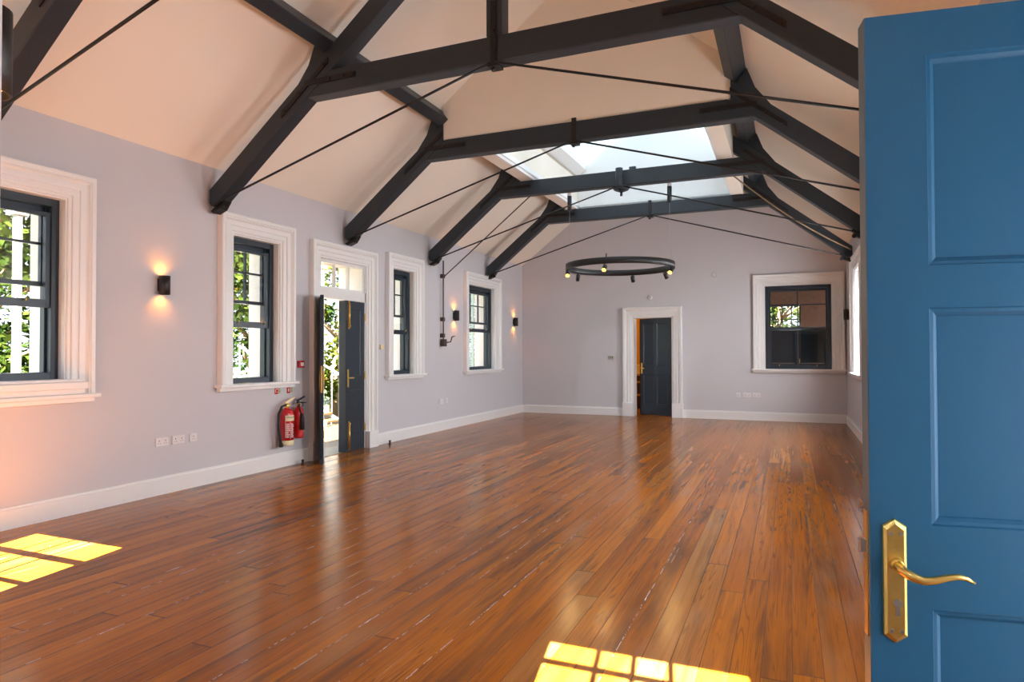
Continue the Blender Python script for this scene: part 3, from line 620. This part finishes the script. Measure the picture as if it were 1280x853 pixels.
# ------------------------------------------------------------------ wall lights
def wall_light_parts(t):
    mb = MB(); R, hh = 0.05, 0.092; n = 24
    ro = [(R, -hh), (R, hh), (R - 0.005, hh), (R - 0.005, 0.03), (0.001, 0.03)]
    m1 = MB(); 
    for sg in (1, -1):
        prof = [(R - 0.004, 0.02 * sg), (R - 0.004, hh * sg), (R, hh * sg), (R, 0.0)]
        rings = [[m1.bm.verts.new((r * math.cos(2 * PI * k / n), -0.062 + r * math.sin(2 * PI * k / n), z)) for k in range(n)] for r, z in prof]
        for A, B in zip(rings, rings[1:]):
            for k in range(n): f = m1.bm.faces.new((A[k], A[(k + 1) % n], B[(k + 1) % n], B[k])); f.smooth = True
    m1.box(-0.03, 0.03, -0.02, 0.0, -0.06, 0.06)
    m1.build('housing', 'black', t)
    for sg in (1, -1):
        MB().lathe([(R - 0.005, 0.072 * sg), (R - 0.005, 0.066 * sg)], 20, (0, -0.062, 0)).build('lamp', 'glow', t)
        d = bpy.data.lights.new('wall_light_beam', 'SPOT'); d.energy = 4.0; d.color = (1.0, 0.30, 0.03); d.spot_size = math.radians(150); d.spot_blend = 1.0; d.shadow_soft_size = 0.03
        l = bpy.data.objects.new('wall_light_beam', d); C.objects.link(l); l.parent = t; l.location = (0, -0.045, 0.096 * sg)
        l.rotation_euler = (PI if sg > 0 else 0, 0, 0)
wl = thing('wall_light', 'black up and down wall light between the two nearest left windows', 'wall light', on_wall('left', 4.66, 2.065), ROT['left'], 'black up and down wall lights')
wall_light_parts(wl)
for side, uu, zz, lab in (('left', 10.85, 2.075, 'black wall light between the iron crank rod and the last left window'), ('left', 13.72, 2.075, 'black wall light on the left wall by the far corner'),
                          ('right', 13.36, 2.065, 'black wall light on the right wall beside the far corner'), ('front', -1.598, 2.055, 'black wall light at the left edge of the photo, close to the camera')):
    c = copy_tree(wl); c.location = on_wall(side, uu, zz); c.rotation_euler = (0, 0, ROT[side]); c['label'] = lab

# ------------------------------------------------------------------ ring chandelier
CR, CZ = 0.80, 2.70
t = thing('chandelier', 'black ring chandelier hung on thin wires below the skylight', 'chandelier', (-2.39, 9.95, CZ))
mb = MB(); n = 72
for (r0, r1, z0, z1) in ((CR - 0.025, CR + 0.025, -0.045, 0.045),):
    V = [[mb.bm.verts.new((r * math.cos(2 * PI * k / n), r * math.sin(2 * PI * k / n), z)) for r, z in ((r0, z0), (r1, z0), (r1, z1), (r0, z1))] for k in range(n)]
    for k in range(n):
        A, B = V[k], V[(k + 1) % n]
        for i in range(4): f = mb.bm.faces.new((A[i], B[i], B[(i + 1) % 4], A[(i + 1) % 4])); f.smooth = i in (1, 3)
rg = mb.build('ring', 'black', t)
for k in range(2):
    x = (-0.80, 0.76)[k]; y = 0.0
    MB().tube([(x, y, 0.04), (x, y, 0.93)], 0.0022, 6).build('wire', 'wire', t)
    MB().lathe([(0.034, 0.93), (0.034, 1.165)], 16, (x, y, 0)).build('cable_grip', 'beam', t)
    MB().lathe([(0.035, 1.165), (0.035, 1.20), (0.02, 1.215)], 16, (x, y, 0)).build('cap', 'plate', t)
for k, (deg, lit) in enumerate(((205, True), (268, True), (352, True), (160, False), (88, False), (40, False))):
    a = math.radians(deg); cx, cy = CR * math.cos(a), CR * math.sin(a)
    out = Vector((math.cos(a), math.sin(a), 0)) if deg != 205 else Vector((0.1, -1, 0))
    # lit heads are tipped towards the room, the others away
    dirv = Vector((0.25 * -cx, -0.75, -0.65)).normalized() if lit else Vector((0.4 * cx, 0.6, -0.8)).normalized()
    top = Vector((cx, cy, -0.045)); m = MB().tube([top, top + Vector((0, 0, -0.035))], 0.010, 8)
    hc = top + Vector((0, 0, -0.065))
    m.tube([hc - dirv * 0.05, hc + dirv * 0.045], 0.032, 14)
    sp = m.build('spot_head', 'black', t)
    if lit:
        MB().tube([hc + dirv * 0.0455, hc + dirv * 0.048], 0.029, 14).build('bulb', 'spotglow', sp)
        d = bpy.data.lights.new('chandelier_beam', 'SPOT'); d.energy = 12; d.color = (1.0, 0.62, 0.25); d.spot_size = math.radians(90); d.shadow_soft_size = 0.03
        l = bpy.data.objects.new('chandelier_beam', d); C.objects.link(l); l.parent = t; l.location = hc + dirv * 0.055; l.rotation_euler = dirv.to_track_quat('-Z', 'Y').to_euler()
MB().tube([(0.0, -CR, 0.045), (0.0, -CR, 0.10)], 0.008, 8).build('stud', 'black', t)
t = thing('ceiling_rose', 'dark disc with cylinder fixed under the middle of the chandelier truss', 'ceiling rose', (XC, 9.94, COLB - 0.004))
MB().lathe([(0.13, -0.0), (0.13, -0.025), (0.11, -0.05), (0.05, -0.075), (0.02, -0.08)], 28).build('disc', 'beam', t)
MB().lathe([(0.02, -0.08), (0.02, -0.14)], 12).build('stem', 'beam', t)
t = thing('junction_box', 'dark cylinder clamped to the front of the chandelier truss collar', 'junction box', (XC + 0.0, 9.802, COLB - 0.02))
MB().lathe([(0.055, 0), (0.055, 0.27)], 20).build('body', 'beam', t, 0.004)
t = thing('conduit_box', 'small dark block on top of the chandelier truss collar', 'junction box', (XC + 0.18, 9.93, COLT))
MB().box(-0.05, 0.05, -0.03, 0.03, 0, 0.05).build('body', 'beam', t, 0.004); MB().box(-0.02, 0.12, -0.01, 0.01, 0, 0.015).build('cable', 'black', t)

# ------------------------------------------------------------------ skylight winding gear
t = thing('skylight_winder', 'iron crank with tall rod for the skylight on the window wall', 'winding gear', on_wall('left', 10.36, 1.5), ROT['left'])
MB().tube([(0, -0.05, 0.05), (0, -0.05, 1.53)], 0.012, 8).build('rod', 'mech', t)
for z in (0.16, 0.45, 1.22): MB().box(-0.035, 0.035, -0.07, -0.002, z, z + 0.07).build('bracket', 'mech', t, 0.005)
MB().box(-0.05, 0.05, -0.10, -0.02, 0.0, 0.13).build('gear_box', 'mech', t, 0.01)
MB().tube([(0.03, -0.09, 0.07), (0.07, -0.16, 0.08), (0.10, -0.17, 0.17), (0.20, -0.17, 0.185)], 0.011, 8).build('crank_handle', 'mech', t)
p0 = Vector((1.24, 0, 0))
MB().tube([(0.0, -0.06, 1.24), (-0.31, -2.10, 2.66)], 0.010, 8).build('long_rod', 'mech', t)
pts = [(-0.93, 10.04, 4.14)]
for k in range(1, 13):
    f = k / 12; pts.append((-0.93 + 1.88 * f, 10.04 + 2.15 * f, 4.14 - 1.06 * f - 0.10 * math.sin(PI * f)))
o = MB().tube(pts, 0.011, 8).build('skylight_rope', 'rope'); tag(o, 'brown rope sagging from the skylight to the foot of the farthest truss', 'rope')

# ------------------------------------------------------------------ fire extinguishers, signs, switches
t = thing('fire_extinguisher', 'larger red foam extinguisher with cream base and black hose on the wall', 'fire extinguisher', on_wall('left', 6.335, 0.275, 0.10), ROT['left']); t.scale = (1.06, 1.06, 0.86)
MB().lathe([(0.078, 0.0), (0.080, 0.012), (0.080, 0.075)], 28).build('base_ring', 'cream', t)
MB().lathe([(0.080, 0.072), (0.080, 0.44), (0.074, 0.475), (0.055, 0.50), (0.03, 0.515), (0.024, 0.53)], 28).build('cylinder', 'red', t)
MB().lathe([(0.026, 0.525), (0.026, 0.575)], 14).box(-0.03, 0.035, -0.02, 0.02, 0.555, 0.585).build('valve', 'brass', t)
MB().prism([(-0.02, 0.585), (0.02, 0.59), (0.13, 0.655), (0.135, 0.67), (0.06, 0.655), (-0.02, 0.61)], -0.012, 0.012).build('handle', 'cream', t, 0.004)
MB().tube([(-0.025, -0.01, 0.57), (-0.10, -0.02, 0.55), (-0.145, -0.02, 0.45), (-0.155, -0.02, 0.28), (-0.13, -0.02, 0.12), (-0.11, -0.02, 0.03)], 0.014, 10).lathe([(0.02, 0.0), (0.024, 0.03), (0.016, 0.06)], 12, (-0.11, -0.02, -0.01)).build('hose', 'rubber', t)
def label_patch(z0, z1, a0, a1, R):
    m = MB(); n = 10; A = []
    for k in range(n + 1):
        a = a0 + (a1 - a0) * k / n; A.append([m.bm.verts.new((r * math.sin(a), -r * math.cos(a), z)) for r, z in ((R, z0), (R + 0.0012, z0), (R + 0.0012, z1), (R, z1))])
    for P, Q in zip(A, A[1:]):
        for i in range(4): m.bm.faces.new((P[i], Q[i], Q[(i + 1) % 4], P[(i + 1) % 4]))
    m.bm.faces.new(A[0]); m.bm.faces.new(A[-1][::-1]); return m
# the label faces the camera side of the hall (the camera looks along -x +y, so turn it that way)
AV = -0.35
label_patch(0.345, 0.425, AV - 0.62, AV + 0.85, 0.0800).build('label', 'cream', t)
pm = MB()
def curved_line(pm, a0, a1, z0, z1, R=0.0806):
    n = 5; A = []
    for k in range(n + 1):
        a = a0 + (a1 - a0) * k / n; A.append([pm.bm.verts.new((r * math.sin(a), -r * math.cos(a), z)) for r, z in ((R, z0), (R + 0.001, z0), (R + 0.001, z1), (R, z1))])
    for P, Q in zip(A, A[1:]):
        for i in range(4): pm.bm.faces.new((P[i], Q[i], Q[(i + 1) % 4], P[(i + 1) % 4]))
    pm.bm.faces.new(A[0]); pm.bm.faces.new(A[-1][::-1])
rnd = random.Random(3)
for k in range(11):
    z = 0.115 + k * 0.0185
    curved_line(pm, AV - 0.6, AV - 0.6 + rnd.uniform(0.35, 0.6), z, z + 0.009); curved_line(pm, AV + 0.15, AV + 0.15 + rnd.uniform(0.3, 0.6), z, z + 0.009)
curved_line(pm, AV - 0.68, AV - 0.64, 0.115, 0.425); curved_line(pm, AV + 0.0, AV + 0.05, 0.10, 0.33)
pm.build('instructions', 'print', t)
fc = bpy.data.curves.new('lettering', 'FONT'); fc.body = 'FOAM'; fc.size = 0.034; fc.extrude = 0.0008; fc.align_x = 'CENTER'
fc.materials.append(M['dkprint']); ft = bpy.data.objects.new('lettering_curve', fc); C.objects.link(ft); bpy.context.view_layer.update()
fo = bpy.data.objects.new('lettering', bpy.data.meshes.new_from_object(ft)); bpy.data.objects.remove(ft); C.objects.link(fo); fo.parent = t
ca_ = AV + 0.1; fo.location = (0.0835 * math.sin(ca_), -0.0835 * math.cos(ca_), 0.385); fo.rotation_euler = (PI / 2, 0, ca_)

t = thing('fire_extinguisher', 'smaller dark red carbon dioxide extinguisher with black horn, beside the doorway', 'fire extinguisher', on_wall('left', 6.555, 0.335, 0.09), ROT['left']); t.scale = (1, 1, 0.84)
MB().lathe([(0.05, 0.0), (0.060, 0.012), (0.062, 0.03), (0.062, 0.38), (0.056, 0.42), (0.035, 0.455), (0.022, 0.47)], 26).build('cylinder', 'red', t)
MB().lathe([(0.022, 0.465), (0.022, 0.52)], 12).build('valve', 'brass', t)
MB().prism([(-0.03, 0.515), (0.14, 0.505), (0.145, 0.515), (0.0, 0.54), (-0.03, 0.535)], -0.01, 0.01).prism([(-0.03, 0.54), (0.0, 0.545), (0.115, 0.60), (0.11, 0.615), (0.03, 0.585), (-0.03, 0.56)], -0.01, 0.01).build('handle', 'black', t, 0.003)
MB().tube([(-0.02, -0.03, 0.50), (-0.05, -0.05, 0.47), (-0.045, -0.075, 0.40), (-0.03, -0.082, 0.34)], 0.010, 8).tube([(-0.03, -0.082, 0.36), (-0.028, -0.085, 0.30), (-0.03, -0.085, 0.13)], [0.016, 0.024, 0.030], 14).build('horn', 'rubber', t)
MB().tube([(0.035, -0.02, 0.46), (0.065, -0.02, 0.49), (0.045, -0.02, 0.52)], 0.006, 6).build('carry_ring', 'black', t)
pm = MB()
for k in range(10): curved_line(pm, 0.25, 0.25 + rnd.uniform(0.3, 0.7), 0.08 + k * 0.022, 0.09 + k * 0.022, 0.0622)
pm.build('instructions', 'print', t)

def fire_sign(uu, label, pic):
    t = thing('fire_sign', label, 'sign', on_wall('left', uu, 0.895), ROT['left'])
    MB().box(-0.055, 0.055, -0.004, 0, 0, 0.085).build('board', 'signgreen', t)
    MB().box(-0.055, 0.003, -0.006, -0.004, 0, 0.085).build('red_field', 'red', t)
    m = MB()
    if pic == 0: m.box(-0.045, -0.038, -0.0075, -0.006, 0.018, 0.058).box(-0.026, -0.010, -0.0075, -0.006, 0.052, 0.062).box(-0.026, -0.010, -0.0075, -0.006, 0.020, 0.028)
    else: m.prism([(-0.036, 0.018), (-0.024, 0.018), (-0.024, 0.050), (-0.030, 0.062), (-0.036, 0.050)], -0.0075, -0.006).box(-0.014, -0.010, -0.0075, -0.006, 0.018, 0.060)
    m.build('pictogram', 'print', t)
    m = MB()
    for k in range(5): m.box(0.012, 0.046 - 0.006 * (k % 2), -0.0055, -0.004, 0.012 + k * 0.014, 0.018 + k * 0.014)
    m.build('text_lines', 'dkprint', t)
fire_sign(6.29, 'small red and pale green sign on the wall over the foam extinguisher', 0)
fire_sign(6.50, 'small red and pale green sign over the carbon dioxide extinguisher', 1)
t = thing('fire_call_point', 'red break-glass fire call point beside the double door casing', 'fire alarm', on_wall('left', 6.675, 1.205), ROT['left'])
MB().box(-0.045, 0.045, -0.045, 0, 0, 0.09).build('body', 'red', t, 0.006); MB().box(-0.028, 0.028, -0.047, -0.045, 0.022, 0.068).build('glass_plate', 'print', t)
t = thing('bell_push', 'small cream button box on the wall beyond the double door', 'button', on_wall('left', 8.48, 1.44), ROT['left'])
MB().box(-0.035, 0.035, -0.03, 0, 0, 0.075).build('body', 'cream', t, 0.005); MB().lathe([(0.012, -0.036), (0.012, -0.03)], 12, (0, 0, 0.0375), 'y').build('push', 'brass', t)

def socket(side, uu, zz, wdt, label, gang, group=None):
    t = thing('wall_socket', label, 'socket', on_wall(side, uu, zz), ROT[side], group)
    MB().box(-wdt / 2, wdt / 2, -0.012, 0, 0, 0.086).build('plate', 'plate', t, 0.003)
    for k in range(gang):
        cx = -wdt / 2 + wdt * (k + 0.5) / gang; m = MB()
        m.box(cx - 0.004, cx + 0.004, -0.0128, -0.0118, 0.048, 0.060).box(cx - 0.016, cx - 0.008, -0.0128, -0.0118, 0.026, 0.032).box(cx + 0.008, cx + 0.016, -0.0128, -0.0118, 0.026, 0.032)
        m.build('pin_holes', 'dkprint', t)
        MB().box(cx - 0.028, cx - 0.016, -0.016, -0.011, 0.058, 0.076).build('switch', 'print', t)
    return t
socket('left', 4.685, 0.475, 0.146, 'white double socket nearest the camera on the left wall', 2)
socket('left', 4.875, 0.475, 0.146, 'white double socket in the middle of the row of three', 2)
socket('left', 5.055, 0.475, 0.090, 'white single socket at the far end of the row of three', 1)
socket('left', 10.36, 0.475, 0.146, 'white double socket below the skylight crank rod', 2)
socket('left', 10.56, 0.48, 0.070, 'small white socket plate right of the one below the crank', 1)
socket('back', -0.97, 0.465, 0.075, 'small bright white plate on the far wall, left in its row', 1)
socket('back', -0.80, 0.465, 0.146, 'white double socket below and left of the dark gable window', 2)
socket('back', -0.62, 0.465, 0.146, 'white double socket nearest the dark gable window', 2)
t = thing('light_switch', 'steel light switch plate left of the far door', 'switch', on_wall('back', -3.63, 1.235), 0)
MB().box(-0.075, 0.075, -0.012, 0, 0, 0.086).build('plate', 'steel', t, 0.003)
for k in range(3): MB().box(-0.05 + k * 0.04, -0.032 + k * 0.04, -0.018, -0.011, 0.028, 0.058).build('rocker', 'black', t)
t = thing('smoke_detector', 'small round pale sensor above the far door', 'detector', on_wall('back', -2.76, 2.57), 0)
MB().lathe([(0.03, -0.03), (0.055, -0.02), (0.055, 0.0)], 20, (0, 0, 0), 'y').build('body', 'plate', t); MB().lathe([(0.015, -0.036), (0.015, -0.03)], 14, (0, 0, 0), 'y').build('lens', 'steel', t)
t = thing('wall_sensor', 'small round lilac cap high on the far wall left of the dark window', 'detector', on_wall('back', -1.43, 3.0), 0)
MB().lathe([(0.04, -0.012), (0.055, -0.006), (0.055, 0.0)], 20, (0, 0, 0), 'y').build('body', 'wall', t); MB().lathe([(0.012, -0.016), (0.012, -0.012)], 14, (0, 0, 0), 'y').build('screw_cover', 'wall', t)
for y, lab in ((6.60, 'black door stop on the floor in front of the open door leaf'), (8.55, 'black door stop on the floor beyond the double door')):
    t = thing('door_stop', lab, 'door stop', (XL + 0.12, y, 0)); MB().lathe([(0.022, 0), (0.022, 0.006), (0.016, 0.012), (0.016, 0.05)], 16).build('body', 'rubber', t); MB().lathe([(0.018, 0.05), (0.018, 0.058), (0.01, 0.062)], 16).build('cap', 'black', t)

# ------------------------------------------------------------------ outside the left wall: deck, posts, railing, steps, trees
o = MB().box(-60, XL - TW - 0.02, -20, 80, -0.62, -0.60).build('ground', 'grass'); struct(o, 'sunlit green lawn outside the left windows', 'lawn')
mb = MB()
for k in range(15): mb.box(XL - TW - 0.005 - (k + 1) * 0.14, XL - TW - 0.013 - k * 0.14, 1.0, 15.0, -0.05, -0.02)
mb.box(XL - TW - 2.12, XL - TW - 0.005, 1.0, 15.0, -0.6, -0.05)
struct(mb.build('floor_deck', 'deck'), 'orange timber veranda deck outside the double door', 'deck')
PX = -8.15
pt = thing('veranda_post', 'white veranda post seen through the nearest window', 'post', (PX, 4.76, -0.02), 0, 'white veranda posts')
MB().box(-0.036, 0.036, -0.036, 0.036, 0.12, 3.0).build('shaft', 'white_out', pt, 0.008); MB().box(-0.075, 0.075, -0.075, 0.075, 0, 0.12).build('plinth', 'white_out', pt, 0.006); MB().box(-0.08, 0.08, -0.08, 0.08, 3.0, 3.08).build('capital', 'white_out', pt, 0.006)
for y, lab in ((7.40, 'white veranda post between two left windows'), (10.10, 'white veranda post seen through the open double door'), (14.6, 'white veranda post at the far end of the deck')):
    c = copy_tree(pt); c.location.y = y; c['label'] = lab
def railing(y0, y1, label):
    t = thing('veranda_railing', label, 'railing', (PX, (y0 + y1) / 2, -0.02), 0, 'white veranda railings')
    L = (y1 - y0) / 2 - 0.085
    MB().box(-0.035, 0.035, -L, L, 0.93, 0.98).build('top_rail', 'white_out', t, 0.006)
    MB().box(-0.025, 0.025, -L, L, 0.60, 0.64).box(-0.025, 0.025, -L, L, 0.10, 0.14).build('lower_rail', 'white_out', t, 0.004)
    m = MB(); n = int(2 * L / 0.29); st = 2 * L / n
    for k in range(n):
        ya, yb = -L + k * st, -L + (k + 1) * st
        m.tube([(0, ya, 0.64), (0, yb, 0.93)], 0.009, 6); m.tube([(0.004, yb, 0.64), (0.004, ya, 0.93)], 0.009, 6)
    m.build('lattice', 'white_out', t)
    m = MB()
    for k in range(int(2 * L / 0.11)): y = -L + 0.055 + k * 0.11; m.box(-0.011, 0.011, y - 0.011, y + 0.011, 0.14, 0.60)
    m.build('balusters', 'white_out', t)
railing(4.76, 7.40, 'white lattice railing outside the nearest windows')
railing(11.5, 14.6, 'white lattice railing at the far end of the deck')
t = thing('garden_steps', 'orange timber steps with white stringers outside the double door', 'steps', (PX - 0.3, 10.75, -0.60))
for k in range(6): MB().box(-0.28 - 0.27 * k, 0.0 - 0.27 * k, -0.75, 0.75, 0.42 + 0.13 * k, 0.46 + 0.13 * k).build('tread', 'deck', t, 0.004)
for s in (-0.79, 0.75): MB().prism([(0.0, 0.0), (0.0, 0.40), (-1.65, 1.19), (-1.65, 0.0)], s, s + 0.04).build('stringer', 'white_out', t)
for s in (-0.77, 0.77):
    hr = MB().tube([(0.0, s, 1.35), (-1.65, s, 2.14)], 0.022, 8).build('handrail', 'white_out', t)
    for k in range(7): MB().tube([(-0.05 - 0.26 * k, s, 0.41 + 0.125 * k), (-0.05 - 0.26 * k, s, 1.37 + 0.125 * k)], 0.012, 6).build('baluster', 'white_out', hr)
def shutter(y, label):
    t = thing('outside_shutter', label, 'shutter', (XL - TW - 0.02, y, SILL), 0, 'pale louvred outside shutters')
    MB().rect_frame(-0.58, -0.02, 0.0, 1.66, 0.05, 0.05, 0.06, 0.06, 0.0, 0.04).build('frame', 'shutter', t, 0.003)
    m = MB()
    for k in range(30): z = 0.07 + k * 0.051; m.prism([(0.004, z), (0.012, z), (0.036, z + 0.042), (0.028, z + 0.042)], -0.53, -0.07, 'x')
    m.build('louvres', 'shutter', t)
shutter(9.46, 'pale louvred shutter outside the narrow window beyond the double door')
shutter(12.72, 'pale louvred shutter outside the last left window')

def tree(x, y, hgt, spread, label, leaf, trunk_lean=0.0, n=5200, base=1.2, seed=1, group='garden trees'):
    r = random.Random(seed); t = thing('garden_tree', label, 'tree', (x, y, -0.6), r.uniform(0, 6), group)
    m = MB(); m.tube([(0, 0, 0), (0.15 * trunk_lean, 0.1, hgt * 0.25), (0.5 * trunk_lean, 0.0, hgt * 0.5), (0.6 * trunk_lean, 0.1, hgt * 0.85)], [0.17, 0.13, 0.10, 0.03], 10)
    for k in range(9):
        a = r.uniform(0, 6.28); z = hgt * r.uniform(0.3, 0.75); q = spread * r.uniform(0.5, 0.9)
        m.tube([(0.4 * trunk_lean * z / hgt, 0, z), (q * 0.5 * math.cos(a), q * 0.5 * math.sin(a), z + 0.35), (q * math.cos(a), q * math.sin(a), z + 0.6)], [0.05, 0.03, 0.012], 6)
    m.build('trunk', 'bark', t)
    f = MB(); cl = []
    for k in range(38):
        a = r.uniform(0, 6.28); q = spread * math.sqrt(r.random()); z = base + (hgt - base) * r.random()
        sq = 1 - 0.5 * abs((z - base) / (hgt - base) - 0.45)
        cl.append((q * sq * math.cos(a), q * sq * math.sin(a), z, r.uniform(0.35, 0.75)))
    for k in range(n):
        cx, cy, cz, cr = r.choice(cl); d = Vector((r.gauss(0, 1), r.gauss(0, 1), r.gauss(0, 0.8))).normalized() * cr * r.random() ** 0.4
        p = Vector((cx, cy, cz)) + d; s = r.uniform(0.05, 0.12)
        e1 = Vector((r.gauss(0, 1), r.gauss(0, 1), r.gauss(0, 0.6))).normalized(); e2 = e1.cross(Vector((r.gauss(0, 1), r.gauss(0, 1), r.gauss(0, 1)))).normalized()
        f.bm.faces.new([f.bm.verts.new(v) for v in (p - e1 * s, p + e2 * s * 0.5, p + e1 * s, p - e2 * s * 0.5)])
    f.build('foliage', leaf, t)
tree(-11.3, 6.0, 5.2, 1.6, 'bright green tree behind the veranda at the nearest window', 'leafA', 0.4, 6000, 0.5, 1)
tree(-16.0, 8.6, 6.8, 2.2, 'deep green tree farther out past the nearest window', 'leafB', 0.2, 5200, 0.3, 2)
tree(-10.9, 11.0, 4.8, 1.0, 'leaning brown trunked tree outside the window over the extinguishers', 'leafA', 1.0, 3600, 1.9, 3)
tree(-11.8, 15.2, 5.6, 1.7, 'yellow green tree seen through the open double door', 'leafC', 0.6, 6500, 0.9, 4)
tree(-17.0, 18.6, 6.8, 2.2, 'deep green tree behind the yellow green one beyond the door', 'leafB', 0.3, 5600, 0.3, 5)
tree(-12.4, 20.6, 6.0, 1.9, 'bright green tree outside the third left window', 'leafA', 0.2, 5200, 0.4, 6)
tree(-12.6, 26.3, 6.0, 2.0, 'bright green tree outside the last left window', 'leafA', 0.2, 5200, 0.4, 7)
tree(-17.0, 13.4, 6.5, 1.9, 'large pale green tree far across the lawn', 'leafA', 0.2, 5600, 0.2, 8)
tree(-0.2, 25.5, 5.0, 1.9, 'green tree outside the small bright window behind the dim room', 'leafA', 0.2, 4500, 0.4, 9)  # tree added to block the bright sky behind this window
